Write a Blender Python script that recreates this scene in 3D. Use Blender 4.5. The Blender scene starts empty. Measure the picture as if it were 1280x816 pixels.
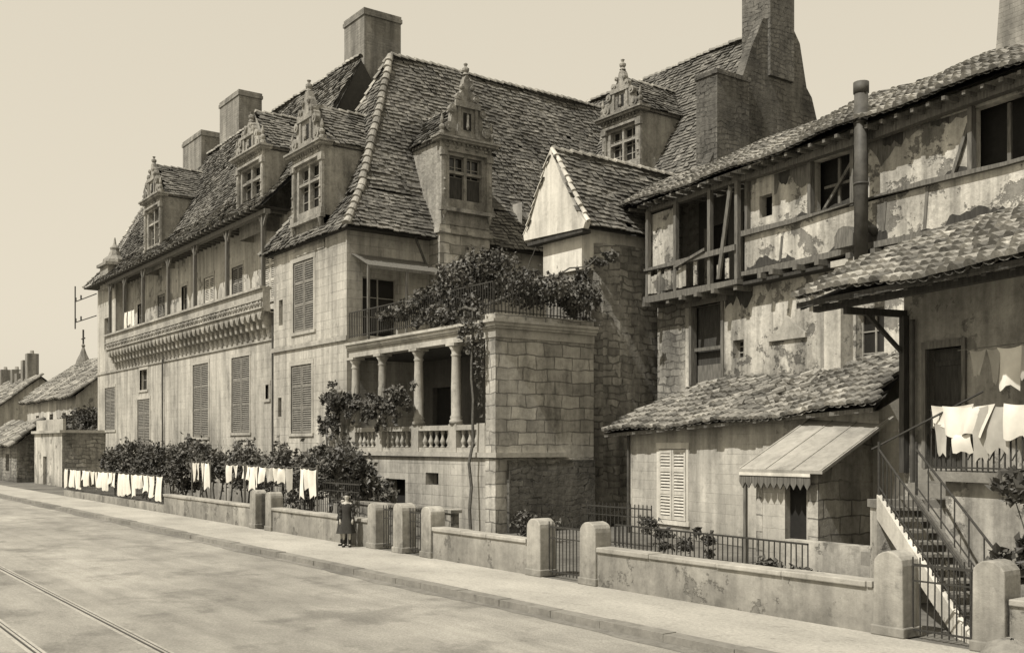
import bpy, math, random
import numpy as np
from mathutils import Vector
rng = np.random.default_rng(7); random.seed(7)
R = random.random
def ru(a,b): return a+(b-a)*random.random()
scene = bpy.context.scene

# ------------------------------------------------------------ materials
def sep(v): return (min(1,v*1.04), v, v*0.89, 1)
class NT:
    def __init__(s,name):
        s.m=bpy.data.materials.new(name); s.m.use_nodes=True; s.t=s.m.node_tree
        s.b=s.t.nodes['Principled BSDF']; s.b.inputs['Specular IOR Level'].default_value=0.25
    def n(s,k): return s.t.nodes.new(k)
    def l(s,a,b): s.t.links.new(a,b)
    def setin(s,sock,val):
        if isinstance(val,(int,float)): sock.default_value=val
        else: s.l(val,sock)
    def math(s,op,a,b=None):
        n=s.n('ShaderNodeMath'); n.operation=op; s.setin(n.inputs[0],a)
        if b is not None: s.setin(n.inputs[1],b)
        return n.outputs[0]
    def mr(s,v,a,b,c,d):
        n=s.n('ShaderNodeMapRange'); s.l(v,n.inputs[0])
        for i,x in enumerate((a,b,c,d)): n.inputs[i+1].default_value=x
        return n.outputs[0]
    def pos(s):
        if not hasattr(s,'g'): s.g=s.n('ShaderNodeNewGeometry')
        return s.g.outputs['Position']
    def noise(s,scale,detail=4,vec=None,mul=None,rough=.6,off=None):
        v=vec if vec is not None else s.pos()
        if mul or off:
            q=s.n('ShaderNodeVectorMath'); q.operation='MULTIPLY_ADD'; s.l(v,q.inputs[0]); q.inputs[1].default_value=mul or (1,1,1); q.inputs[2].default_value=off or (0,0,0); v=q.outputs[0]
        n=s.n('ShaderNodeTexNoise'); n.inputs['Scale'].default_value=scale; n.inputs['Detail'].default_value=detail
        n.inputs['Roughness'].default_value=rough
        s.l(v,n.inputs['Vector']); return n.outputs['Fac']
    def wallvec(s):
        p=s.pos(); c=s.n('ShaderNodeVectorMath'); c.operation='CROSS_PRODUCT'
        s.l(s.g.outputs['True Normal'],c.inputs[0]); c.inputs[1].default_value=(0,0,1)
        d=s.n('ShaderNodeVectorMath'); d.operation='DOT_PRODUCT'; s.l(p,d.inputs[0]); s.l(c.outputs[0],d.inputs[1])
        x=s.n('ShaderNodeSeparateXYZ'); s.l(p,x.inputs[0])
        k=s.n('ShaderNodeCombineXYZ'); s.l(d.outputs['Value'],k.inputs[0]); s.l(x.outputs[2],k.inputs[1])
        return k.outputs[0]
    def out(s,val,rough=.9,bump=None,strength=.4,dist=.03,tint=(1.04,1,.89)):
        k=s.n('ShaderNodeCombineColor')
        for i in range(3): s.setin(k.inputs[i], s.math('MULTIPLY',val,tint[i]))
        s.l(k.outputs[0],s.b.inputs['Base Color']); s.b.inputs['Roughness'].default_value=rough
        if bump is not None:
            b=s.n('ShaderNodeBump'); b.inputs['Strength'].default_value=strength; b.inputs['Distance'].default_value=dist
            s.l(bump,b.inputs['Height']); s.l(b.outputs[0],s.b.inputs['Normal'])
        return s.m

def surface(name, base, c=.3, streak=.25, block=None, mort=.55, bump=.5, rough=.92, patch=None, fine=7, dist=.03, warp=.0, fade=None, stain=.35, foot=True):
    s=NT(name)
    big=s.mr(s.noise(.33,6),.3,.7,1-c,1+c)
    fi=s.noise(fine,8,rough=.7); fv=s.mr(fi,.3,.7,1-c*.6,1+c*.6)
    v=s.math('MULTIPLY',big,fv)
    h=fi
    if streak: 
        st=s.mr(s.noise(1.0,5,mul=(2.2,2.2,.16)),.35,.68,1+streak*.5,1-streak); v=s.math('MULTIPLY',v,st)
    if stain:
        st=s.mr(s.noise(.8,8,mul=(1,1,.55),rough=.72,off=(31,7,3)),.50,.68,1,1-stain); v=s.math('MULTIPLY',v,st)
        st=s.mr(s.noise(3.1,7,rough=.75,off=(3,17,9)),.56,.70,1,1-stain*.8); v=s.math('MULTIPLY',v,st)
    if foot:
        x=s.n('ShaderNodeSeparateXYZ'); s.l(s.pos(),x.inputs[0])
        zz=s.math('ADD',x.outputs[2],s.math('MULTIPLY',s.noise(1.3,5,off=(5,5,5)),-1.2))
        v=s.math('MULTIPLY',v,s.mr(zz,-.6,.5,.68,1))
    if block:
        w=s.wallvec()
        if warp:
            nn=s.n('ShaderNodeTexNoise'); nn.inputs['Scale'].default_value=1.3; s.l(w,nn.inputs['Vector'])
            mm=s.n('ShaderNodeVectorMath'); mm.operation='MULTIPLY_ADD'; s.l(nn.outputs['Color'],mm.inputs[0]); mm.inputs[1].default_value=(warp,warp,0); s.l(w,mm.inputs[2]); w=mm.outputs[0]
        b=s.n('ShaderNodeTexBrick'); s.l(w,b.inputs['Vector']); b.inputs['Scale'].default_value=1
        b.inputs['Brick Width'].default_value=block[0]; b.inputs['Row Height'].default_value=block[1]
        b.inputs['Mortar Size'].default_value=block[2]; b.inputs['Mortar Smooth'].default_value=.3
        b.offset_frequency=2; b.squash=1.35; b.squash_frequency=3; b.offset=.43
        vv=block[3] if len(block)>3 else .2
        b.inputs['Color1'].default_value=(1-vv,)*3+(1,); b.inputs['Color2'].default_value=(1+vv,)*3+(1,)
        b.inputs['Mortar'].default_value=(mort,)*3+(1,)
        bc=b.outputs['Color']; bf=b.outputs['Fac']
        if fade:
            mk=s.mr(s.noise(fade[0],6,rough=.65,off=(11,2,8)),fade[1],fade[1]+.08,1,.12)
            bc=s.math('ADD',s.math('MULTIPLY',s.math('SUBTRACT',bc,1.0),mk),1.0); bf=s.math('MULTIPLY',bf,mk)
        v=s.math('MULTIPLY',v,bc)
        h=s.math('SUBTRACT',s.math('MULTIPLY',fi,.6),bf)
    if patch:
        ps=s.mr(s.noise(patch[0],8,rough=.72),patch[1],patch[1]+.03,0,1)
        v=s.math('MULTIPLY',v,s.mr(ps,0,1,1,patch[2])); h=s.math('SUBTRACT',h,ps)
    v=s.math('MULTIPLY',v,base)
    return s.out(v,rough,h,bump,dist)

def tilemat(name,base,c=.35):
    s=NT(name); a=s.n('ShaderNodeAttribute'); a.attribute_name='v'
    v=s.mr(a.outputs['Fac'],0,1,1-c,1+c)
    v=s.math('MULTIPLY',v,s.mr(s.noise(.5,6),.3,.7,.6,1.4))
    fi=s.noise(14,6); v=s.math('MULTIPLY',v,s.mr(fi,.3,.7,.7,1.3))
    pt=s.mr(s.noise(2.2,6,rough=.75),.56,.66,1,1.6); v=s.math('MULTIPLY',v,pt)
    pt=s.mr(s.noise(1.1,7,rough=.75,off=(9,9,9)),.54,.66,1,.55); v=s.math('MULTIPLY',v,pt)
    v=s.math('MULTIPLY',v,base)
    return s.out(v,.92,fi,.5,.02)
def plain(name,base,rough=.8,c=.15,scale=6,metal=0,mul=None):
    s=NT(name); fi=s.noise(scale,5,mul=mul); v=s.math('MULTIPLY',s.mr(fi,.3,.7,1-c,1+c),base)
    s.b.inputs['Metallic'].default_value=metal
    return s.out(v,rough,fi,.2,.01)
def leafmat(name,base):
    s=NT(name); a=s.n('ShaderNodeAttribute'); a.attribute_name='v'
    v=s.math('MULTIPLY',s.mr(a.outputs['Fac'],0,1,.45,1.7),base)
    return s.out(v,.5)

M={}
M['facade']=surface('lime_render_facade',.37,.24,.42,block=(.95,.42,.010,.05),mort=.82,bump=.4,fade=(.5,.47),stain=.36)
M['tower']=surface('tower_limestone',.38,.24,.40,block=(.8,.38,.012,.09),mort=.7,bump=.45,fade=(.5,.5),stain=.34)
M['ashlar']=surface('weathered_ashlar',.36,.36,.30,block=(.8,.44,.020,.22),mort=.5,bump=1,warp=.22,fade=(.45,.50),stain=.5,fine=5,dist=.05)
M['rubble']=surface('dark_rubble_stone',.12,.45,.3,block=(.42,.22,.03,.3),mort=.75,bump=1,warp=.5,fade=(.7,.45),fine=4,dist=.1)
M['rubble2']=surface('old_rubble_stone',.24,.42,.35,block=(.5,.27,.03,.32),mort=.6,bump=1,warp=.45,fade=(.6,.48),stain=.5,fine=4,dist=.07)
M['carved']=surface('carved_limestone',.28,.4,.35,bump=1,fine=5,dist=.08,stain=.5,foot=False)
M['corbel']=surface('corbel_limestone',.31,.35,.25,bump=.7,fine=6,stain=.4)
M['chim']=surface('chimney_brick',.21,.25,.45,block=(.36,.14,.014,.13),mort=.85,bump=.5,fade=(.7,.48),foot=False)
M['plaster']=surface('old_plaster',.42,.25,.42,bump=.6,patch=(.75,.57,.5),stain=.42)
M['ragged']=surface('crumbling_plaster',.42,.3,.55,bump=.8,patch=(.8,.535,.40),stain=.55)
M['plaster2']=surface('cottage_limewash',.40,.2,.36,bump=.5,patch=(.5,.62,.72),block=(.6,.3,.008,.05),mort=.86,fade=(.6,.5),stain=.34)
M['plaster3']=surface('porch_plaster',.33,.28,.4,bump=.5,patch=(.9,.56,.55),stain=.45)
M['dimplaster']=surface('shade_dark_plaster',.09,.25,.3,bump=.5)  # interior shade painted into the back wall colour
M['white']=surface('white_limewash',.58,.14,.3,bump=.4,stain=.28,foot=False)
M['wallcap']=surface('coping_stone',.36,.26,.12,bump=.5,fine=5,stain=.4)
M['slab']=surface('shed_roof_slab',.30,.25,.1,bump=.4,fine=5,foot=False)
M['parapet']=surface('parapet_render',.31,.3,.25,bump=.7,fine=4,patch=(1.2,.57,.70),stain=.45)
M['pier']=surface('pier_limestone',.33,.3,.35,bump=.7,fine=5,stain=.5)
M['tile']=tilemat('flat_clay_tiles',.13)
M['ctile']=tilemat('canal_clay_tiles',.19,.5)
M['ridge']=tilemat('ridge_tiles',.25,.3)
M['under']=plain('roof_underlay',.05)
M['wood']=plain('weathered_timber',.12,.85,.45,3,mul=(6,6,.8))
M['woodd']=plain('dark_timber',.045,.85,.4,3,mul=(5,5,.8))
M['shut']=plain('painted_shutter_wood',.17,.7,.3,5)
M['shutw']=plain('white_shutter_wood',.46,.7,.2,5)
M['frame']=plain('window_joinery',.24,.6,.25)
M['iron']=plain('wrought_iron',.04,.55,.3,20)
M['zinc']=plain('rusty_stovepipe_metal',.07,.6,.4,3)
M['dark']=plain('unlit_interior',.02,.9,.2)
s=NT('window_glass'); s.b.inputs['Base Color'].default_value=sep(.02); s.b.inputs['Roughness'].default_value=.15; s.b.inputs['Specular IOR Level'].default_value=.4; M['glass']=s.m
M['leaf']=leafmat('vine_leaves',.085)
M['leafd']=leafmat('shrub_leaves',.075)
M['bark']=plain('vine_bark',.09,.9,.4,12)
M['cloth']=plain('white_linen',.66,.9,.10,3)
M['cloth2']=plain('grey_linen',.36,.9,.15,3)
M['skin']=plain('skin',.38,.6,.05)
M['dress']=plain('dark_wool',.035,.95,.2,20)
M['hair']=plain('dark_hair',.03,.6,.3,40)
s=NT('dusty_macadam_road')
a=s.mr(s.noise(.22,6,mul=(.4,1.2,1)),.3,.7,.66,1.28); b=s.mr(s.noise(1.1,7,mul=(.5,1,1),rough=.7),.3,.7,.78,1.2); f=s.noise(22,8,rough=.8)
v=s.math('MULTIPLY',s.math('MULTIPLY',a,b),s.mr(f,.3,.7,.70,1.3))
pt=s.mr(s.noise(.5,7,rough=.72),.52,.62,1,.72); v=s.math('MULTIPLY',v,pt)
tr=s.mr(s.noise(1.0,4,mul=(.05,2.2,1)),.5,.66,1,.88); v=s.math('MULTIPLY',v,tr)
M['road']=s.out(s.math('MULTIPLY',v,.30),.95,f,.8,.04)
s=NT('pavement_dust'); a=s.mr(s.noise(.5,6,mul=(.6,1,1)),.3,.7,.75,1.2); f=s.noise(14,8,rough=.75)
v=s.math('MULTIPLY',s.math('MULTIPLY',a,s.mr(s.noise(2.4,7,rough=.75),.54,.66,1,.78)),s.mr(f,.3,.7,.75,1.25)); M['pave']=s.out(s.math('MULTIPLY',v,.35),.95,f,.6,.04)
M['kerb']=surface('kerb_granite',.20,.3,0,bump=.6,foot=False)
M['soil']=surface('garden_soil',.13,.4,0,bump=.8,fine=4,foot=False)
M['gutter_shade']=surface('kerb_shadow_strip',.17,.4,0,bump=.8,fine=6,foot=False)  # dark tone of the painted shadow line along the kerb
M['field']=surface('open_ground',.20,.3,0,bump=.4,fine=1,foot=False)
M['step']=surface('step_stone',.20,.3,.2,bump=.5,foot=False)

# ------------------------------------------------------------ geometry helpers
class Fr:
    def __init__(s,ox,oy,ux,uy):
        l=math.hypot(ux,uy); s.o=(ox,oy); s.u=(ux/l,uy/l); s.v=(-uy/l,ux/l)
    def p(s,u,v,z): return (s.o[0]+u*s.u[0]+v*s.v[0], s.o[1]+u*s.u[1]+v*s.v[1], z)
W=Fr(0,0,1,0)
def mesh(name,V,F,mat,parent=None,attr=None,smooth=False):
    me=bpy.data.meshes.new(name); me.from_pydata([tuple(map(float,p)) for p in V],[],F); me.materials.append(mat)
    if attr is not None:
        a=me.attributes.new('v','FLOAT','FACE'); a.data.foreach_set('value',np.array(attr,dtype=np.float32))
    if smooth: me.shade_smooth()
    o=bpy.data.objects.new(name,me); scene.collection.objects.link(o)
    if parent: o.parent=parent
    return o
def empty(name,loc=(0,0,0)):
    e=bpy.data.objects.new(name,None); scene.collection.objects.link(e); e.empty_display_size=.3
    return e
class G:
    def __init__(s): s.V=[];s.F=[];s.A=[]
    def add(s,V,F,a=.5):
        b=len(s.V); s.V+=V; s.F+=[tuple(i+b for i in f) for f in F]; s.A+=[a]*len(F)
    def box(s,fr,u0,u1,v0,v1,z0,z1,a=.5):
        P=[fr.p(u,v,z) for z in (z0,z1) for u,v in ((u0,v0),(u1,v0),(u1,v1),(u0,v1))]
        s.add(P,[(3,2,1,0),(4,5,6,7),(0,1,5,4),(1,2,6,5),(2,3,7,6),(3,0,4,7)],a)
    def quad(s,*P,a=.5): s.add(list(P),[tuple(range(len(P)))],a)
    def prism(s,fr,out,v0,v1):
        n=len(out); P=[fr.p(u,v0,z) for u,z in out]+[fr.p(u,v1,z) for u,z in out]
        s.add(P,[tuple(range(n)),tuple(range(2*n-1,n-1,-1))]+[(i,i+n,(i+1)%n+n,(i+1)%n) for i in range(n)])
    def prismu(s,fr,out,u0,u1):
        n=len(out); P=[fr.p(u0,v,z) for v,z in out]+[fr.p(u1,v,z) for v,z in out]
        s.add(P,[tuple(range(n)),tuple(range(2*n-1,n-1,-1))]+[(i,i+n,(i+1)%n+n,(i+1)%n) for i in range(n)])
    def prismz(s,fr,out,z0,z1):
        n=len(out); P=[fr.p(u,v,z0) for u,v in out]+[fr.p(u,v,z1) for u,v in out]
        s.add(P,[tuple(range(n-1,-1,-1)),tuple(range(n,2*n))]+[(i,(i+1)%n,(i+1)%n+n,i+n) for i in range(n)])
    def lathe(s,fr,u,v,prof,seg=10):
        c=fr.p(u,v,0); P=[];F=[]
        for r,z in prof:
            for k in range(seg):
                t=2*math.pi*k/seg; P.append((c[0]+r*math.cos(t),c[1]+r*math.sin(t),z))
        for i in range(len(prof)-1):
            for k in range(seg):
                k2=(k+1)%seg; F.append((i*seg+k,i*seg+k2,(i+1)*seg+k2,(i+1)*seg+k))
        F.append(tuple(range(seg-1,-1,-1))); F.append(tuple((len(prof)-1)*seg+k for k in range(seg)))
        s.add(P,F)
    def tube(s,p0,p1,r,r2=None,seg=7):
        r2=r if r2 is None else r2
        a=Vector(p0);b=Vector(p1);d=(b-a)
        if d.length<1e-6: return
        d.normalize(); x=d.orthogonal().normalized(); y=d.cross(x); P=[]
        for c,rr in ((a,r),(b,r2)):
            for k in range(seg):
                t=2*math.pi*k/seg; P.append(tuple(c+x*rr*math.cos(t)+y*rr*math.sin(t)))
        s.add(P,[(k,(k+1)%seg,(k+1)%seg+seg,k+seg) for k in range(seg)]+[tuple(range(seg-1,-1,-1)),tuple(range(seg,2*seg))])
    def wall(s,fr,u0,u1,z0,z1,ops=(),v=0,depth=.35):
        us=sorted({u0,u1,*[o[0] for o in ops],*[o[1] for o in ops]}); zs=sorted({z0,z1,*[o[2] for o in ops],*[o[3] for o in ops]})
        us=[u for u in us if u0<=u<=u1]; zs=[z for z in zs if z0<=z<=z1]
        for i in range(len(us)-1):
            for j in range(len(zs)-1):
                cu=(us[i]+us[i+1])/2; cz=(zs[j]+zs[j+1])/2
                if any(o[0]<cu<o[1] and o[2]<cz<o[3] for o in ops): continue
                s.quad(fr.p(us[i],v,zs[j]),fr.p(us[i+1],v,zs[j]),fr.p(us[i+1],v,zs[j+1]),fr.p(us[i],v,zs[j+1]))
        for a,b,c,d in [o[:4] for o in ops]:
            for (ua,za,ub,zb) in ((a,c,a,d),(b,d,b,c),(a,d,b,d),(b,c,a,c)):
                s.quad(fr.p(ua,v,za),fr.p(ub,v,zb),fr.p(ub,v+depth,zb),fr.p(ua,v+depth,za))
    def obj(s,name,mat,parent=None,smooth=False):
        if not s.V: return None
        return mesh(name,s.V,s.F,M[mat],parent,s.A,smooth)
class House:
    def __init__(s,name): s.e=empty(name); s.g={}
    def __call__(s,part,mat,smooth=False):
        k=(part,mat,smooth)
        if k not in s.g: s.g[k]=G()
        return s.g[k]
    def done(s):
        for (p,m,sm),g in s.g.items(): g.obj(p,m,s.e,sm)

def inpoly(x,y,P):
    c=False; n=len(P)
    for i in range(n):
        x1,y1=P[i]; x2,y2=P[i-1]
        if (y1>y)!=(y2>y) and x<(x2-x1)*(y-y1)/(y2-y1)+x1: c=not c
    return c
def basis(poly):
    p=[Vector(q) for q in poly]; U=(p[1]-p[0]).normalized(); V=(p[2]-p[0]); V=(V-U*V.dot(U)).normalized(); N=U.cross(V)
    P=[((q-p[0]).dot(U),(q-p[0]).dot(V)) for q in p]
    return p[0],U,V,N,P
def sag(u,v): return .08*math.sin(.55*u+1)*math.sin(.5*v+.4)+.04*math.sin(1.3*u+.8*v)
def flat_tiles(H,poly,tw=.27,th=.21,sub=True):
    g=H('roof_tiles','tile'); o,U,V,N,P=basis(poly)
    if sub: H('roof_boarding','under').quad(*[tuple(Vector(q)-N*.13) for q in poly])
    um=min(a for a,b in P);uM=max(a for a,b in P);vM=max(b for a,b in P)
    j=0; v=0.0
    while v<vM:
        u=um-(tw/2 if j%2 else 0)
        wv=ru(-.02,.02)
        while u<uM:
            w=tw*ru(.85,1.1)
            if inpoly(u+w/2,v+th/2,P) and R()>.004:
                z=sag(u,v); l=.05*ru(.5,1.9); tl=ru(-.015,.015); dv=ru(-.028,.028)+wv*math.sin(u*.8)
                a=o+U*u+V*(v+dv)+N*(z+l+tl); b=o+U*(u+w-.01)+V*(v+dv)+N*(z+l-tl)
                c=o+U*(u+w-.01)+V*(v+th*1.25)+N*(z+.0); d=o+U*u+V*(v+th*1.25)+N*(z+.0)
                a2=a-N*.05; b2=b-N*.05
                g.add([tuple(x) for x in (a,b,c,d,a2,b2)],[(0,1,2,3),(4,5,1,0)],R())
            u+=w
        v+=th; j+=1
def canal(H,poly,pitch=.27,tl=.40,r=.105,mat='ctile'):
    g=H('canal_tiles',mat); o,U,V,N,P=basis(poly)
    H('roof_boarding','under').quad(*[tuple(Vector(q)-N*.08) for q in poly])
    um=min(a for a,b in P);uM=max(a for a,b in P);vM=max(b for a,b in P)
    for i in range(int((uM-um)/pitch)+1):
        uc=um+pitch*(i+.5); dr=ru(-.03,.03)
        v=-.06+ru(-.06,.04)
        while v<vM:
            if inpoly(uc,max(v,0)+tl*.4,P):
                du=ru(-.03,.03)+dr*math.sin(v); z=1.5*sag(uc,v)+ru(-.008,.012); a0=R(); sk=ru(-.025,.025)
                for kind in (0,1):
                    cu=uc+du+(pitch/2 if kind else 0); pts=[]
                    for vv,rr,li,k in ((v,r*1.15,.05,0),(v+tl*1.15,r*.82,.0,1)):
                        for q in range(6):
                            t=math.pi*q/5; x=cu+sk*k
                            if kind==0: pts.append(tuple(o+U*(x-rr*math.cos(t))+V*vv+N*(z+li+rr*.95*math.sin(t)+.03)))
                            else: pts.append(tuple(o+U*(x-rr*math.cos(t))+V*vv+N*(z+li*.6+.05-rr*.6*math.sin(t))))
                    F=[(q,q+1,q+7,q+6) for q in range(5)]
                    if kind==0: F.append((0,5,4,3,2,1))
                    g.add(pts,F,a0 if kind==0 else a0*.4)
            v+=tl*ru(.9,1.08)
def ridge(H,p0,p1,r=.15,seg=.42,mat='ridge'):
    g=H('ridge_tiles',mat); a=Vector(p0);b=Vector(p1);d=b-a;L=d.length;d.normalize()
    side=d.cross(Vector((0,0,1))).normalized(); up=side.cross(d).normalized(); n=int(L/seg)
    for i in range(n):
        c0=a+d*(L*i/n); c1=a+d*(L*(i+1.12)/n); off=ru(-.03,.03); hh=.03*math.sin(i*.35); pts=[]
        for c,rr,li in ((c0,r*1.15,.05+hh),(c1,r*.9,0.01+hh)):
            for q in range(7):
                t=math.pi*q/6; pts.append(tuple(c+side*(rr*math.cos(t)+off)+up*(rr*math.sin(t)+li)))
        g.add(pts,[(q,q+1,q+8,q+7) for q in range(6)]+[(0,6,5,4,3,2,1)],R())
def shutters(H,fr,u0,u1,z0,z1,v=0,mat='shut'):
    g=H('shutters',mat); m=(u0+u1)/2
    for a,b in ((u0,m-.015),(m+.015,u1)):
        st=.09
        g.box(fr,a,a+st,v,v+.05,z0,z1); g.box(fr,b-st,b,v,v+.05,z0,z1)
        zs=[z0,z0+(z1-z0)*.36,z0+(z1-z0)*.68,z1-.12]
        for z in zs: g.box(fr,a+st,b-st,v+.002,v+.048,z,z+.12)
        z=z0+.15
        while z<z1-.16:
            g.prismu(fr,[(v+.0,z),(v+.045,z+.06),(v+.045,z+.075),(v+.0,z+.015)],a+st,b-st); z+=.10
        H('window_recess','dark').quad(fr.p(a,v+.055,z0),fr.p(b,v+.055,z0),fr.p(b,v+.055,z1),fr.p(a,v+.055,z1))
def surround(H,fr,u0,u1,z0,z1,v=0,mat='wallcap',w=.16):
    g=H('window_surrounds',mat)
    g.box(fr,u0-w,u0,v-.025,v+.1,z0,z1); g.box(fr,u1,u1+w,v-.025,v+.1,z0,z1)
    g.box(fr,u0-w-.03,u1+w+.03,v-.03,v+.1,z1,z1+.2); g.box(fr,u0-w-.06,u1+w+.06,v-.07,v+.1,z0-.14,z0)
def sash(H,fr,u0,u1,z0,z1,v,mull=True,rows=3,cols=2):
    H('window_glass','glass').quad(fr.p(u0,v,z0),fr.p(u1,v,z0),fr.p(u1,v,z1),fr.p(u0,v,z1))
    g=H('window_bars','frame'); n=cols
    for i in range(n+1):
        u=u0+(u1-u0)*i/n; w=.05 if i in(0,n) else .03
        g.box(fr,max(u0,u-w),min(u1,u+w),v-.05,v-.005,z0,z1)
    for j in range(rows+1):
        z=z0+(z1-z0)*j/rows; w=.04 if j in(0,rows) else .018
        g.box(fr,u0,u1,v-.042,v-.004,max(z0,z-w),min(z1,z+w))
def balusters(g,fr,u0,u1,v,z0,z1,sp=.34):
    h=z1-z0; n=max(1,int((u1-u0)/sp))
    pr=[(.09,0),(.09,.06),(.05,.1),(.055,.16),(.10,.30),(.105,.38),(.07,.52),(.045,.66),(.05,.78),(.08,.84),(.06,.9),(.09,.94),(.09,1)]
    for i in range(n): g.lathe(fr,u0+(u1-u0)*(i+.5)/n,v,[(r,z0+h*t) for r,t in pr],8)
def ironrail(g,fr,u0,u1,v,z0,z1,sp=.13,spike=False,r=.012):
    g.box(fr,u0,u1,v-.02,v+.02,z1-.04,z1); g.box(fr,u0,u1,v-.015,v+.015,z0+.06,z0+.09)
    if spike: g.box(fr,u0,u1,v-.012,v+.012,z1-.28,z1-.255)
    n=int((u1-u0)/sp)
    for i in range(n+1):
        u=u0+(u1-u0)*i/max(1,n)
        P0=fr.p(u,v,z0); P1=fr.p(u+ru(-.012,.012),v+ru(-.01,.01),z1-.04 if not spike else z1+.10)
        g.tube(P0,P1,r,seg=4)
def torn_band(g,fr,u0,u1,z,d0,d1,v,step=.16):
    """jagged strip of bare boards where the plaster has fallen; d<0 hangs down, d>0 grows up"""
    top=[];u=u0
    cur=ru(d0,d1)
    while u<u1:
        cur=max(min(d0,d1),min(max(d0,d1),cur+ru(-.22,.22)*abs(d1-d0)*1.6)); top.append((u,z+cur)); u+=step*ru(.5,1.4)
    top.append((u1,z+cur*.6))
    for (a,za),(b,zb) in zip(top[:-1],top[1:]):
        P=[fr.p(a,v,z),fr.p(b,v,z),fr.p(b,v,zb),fr.p(a,v,za)]
        g.quad(*(P if d1>0 else P[::-1]))

def dormer(H,fr,u0,u1,zb,zc,za,depth,blind=False,roof=True,style=0,skirt=1.2):
    c=H('dormer_stonework','carved'); um=(u0+u1)/2; w=(u1-u0)
    wz0=zb+.45; wz1=zc-.75; wu0=u0+.42; wu1=u1-.42
    c.wall(fr,u0,u1,zb-skirt,zc,[(wu0,wu1,wz0,wz1)],0,.3)
    for u in (u0,u1): c.quad(fr.p(u,0,zb-skirt),fr.p(u,depth,zb-skirt),fr.p(u,depth,zc),fr.p(u,0,zc))
    if blind:
        zt=wz0+(wz1-wz0)*.52; H('dormer_boarding','woodd').box(fr,wu0,wu1,.2,.27,wz0,zt); sash(H,fr,wu0,wu1,zt,wz1,.28,rows=2,cols=4)
    else: sash(H,fr,wu0,wu1,wz0,wz1,.28,rows=4,cols=4)
    c.box(fr,um-.07,um+.07,.02,.24,wz0,wz1); zt=wz0+(wz1-wz0)*.62; c.box(fr,wu0,um-.072,.022,.238,zt-.06,zt+.06); c.box(fr,um+.072,wu1,.022,.238,zt-.06,zt+.06)
    for a,b in ((u0-.06,u0+.2),(u1-.2,u1+.06)):
        c.box(fr,a,b,-.13,-.003,zb+.3,zc-.62); c.box(fr,a-.05,b+.05,-.19,-.004,zb+.02,zb+.3); c.box(fr,a-.05,b+.05,-.19,-.004,zc-.84,zc-.62)
        c.box(fr,a+.06,b-.06,-.16,-.13,zb+.55,zc-1.1)
        for zz in (zb+.75,zb+1.2): c.lathe(fr,(a+b)/2,-.165,[(.02,zz-.08),(.07,zz),(.02,zz+.08)],6)
        c.lathe(fr,(a+b)/2,-.14,[(.02,zb-.55),(.06,zb-.4),(.13,zb-.16)],8)
    c.box(fr,u0-.15,u1+.15,-.24,-.005,zb-.14,zb+.018)
    c.box(fr,u0-.1,u1+.1,-.17,-.006,zc-.618,zc-.5); c.box(fr,u0-.06,u1+.06,-.10,-.007,zc-.498,zc-.2)
    n=int(w/.22)
    for i in range(n):
        u=u0+w*(i+.5)/n; c.box(fr,u-.05,u+.05,-.2,-.102,zc-.3,zc-.2)
    for i in range(5):
        u=u0+w*(i+.5)/5; c.lathe(fr,u,-.1,[(.02,zc-.46),(.09,zc-.43),(.09,zc-.36),(.02,zc-.33)],6)
    c.box(fr,u0-.28,u1+.28,-.34,.3,zc-.198,zc-.09); c.box(fr,u0-.36,u1+.36,-.42,.3,zc-.088,zc)
    h=za-zc; hw=w/2
    L=[(-.98,.003),(-.98,.10),(-.82,.12),(-.72,.2),(-.70,.3),(-.58,.33),(-.55,.5),(-.46,.53),(-.46,.6),(-.34,.62),(-.26,.72),(-.16,.78),(-.12,.86),(0,.9)]
    if style==1: L=[(-.98,.003),(-.98,.08),(-.7,.12),(-.62,.34),(-.66,.36),(-.66,.42),(-.4,.46),(-.3,.6),(-.2,.66),(-.13,.8),(0,.9)]
    out=[(um+a*hw,zc+b*h) for a,b in L]+[(um-a*hw,zc+b*h) for a,b in L[-2::-1]]
    out=out[::-1]
    c.prism(fr,out,-.12,.16)
    c.box(fr,um-.5*hw,um+.5*hw,-.2,-.122,zc+.03*h,zc+.09*h); c.box(fr,um-.42*hw,um-.3*hw,-.2,-.122,zc+.09*h,zc+.42*h); c.box(fr,um+.3*hw,um+.42*hw,-.2,-.122,zc+.09*h,zc+.42*h)
    c.box(fr,um-.52*hw,um+.52*hw,-.24,-.122,zc+.42*h,zc+.50*h)
    H('dormer_niches','dark').box(fr,um-.16*hw,um+.16*hw,-.135,-.123,zc+.13*h,zc+.36*h)
    c.lathe(fr,um,-.17,[(.03,zc+.13*h),(.08,zc+.17*h),(.06,zc+.27*h),(.07,zc+.31*h),(.02,zc+.35*h)],8)
    for q in (-1,1):
        for r_,uu,zz in ((.15,.76,.13),(.12,.62,.38),(.10,.36,.56),(.07,.2,.7)):
            p=fr.p(um+q*uu*hw,-.22,zc+zz*h); p2=fr.p(um+q*uu*hw,.0,zc+zz*h); c.tube(p,p2,r_*hw*1.15,seg=10)
            p3=fr.p(um+q*uu*hw,-.26,zc+zz*h); c.tube(p3,p,r_*hw*.5,seg=8)
        c.lathe(fr,um+q*hw*1.02,-.1,[(.15,zc),(.15,zc+.18),(.08,zc+.22),(.14,zc+.34),(.14,zc+.42),(.05,zc+.5),(.09,zc+.62),(.09,zc+.68),(.02,zc+.95)],8)
    c.lathe(fr,um,.0,[(.16,za-.1*h-.06),(.1,za-.1*h+.03),(.16,za-.1*h+.12),(.16,za-.1*h+.22),(.05,za-.1*h+.3),(.1,za-.1*h+.42),(.02,za+.15)],8)
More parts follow.
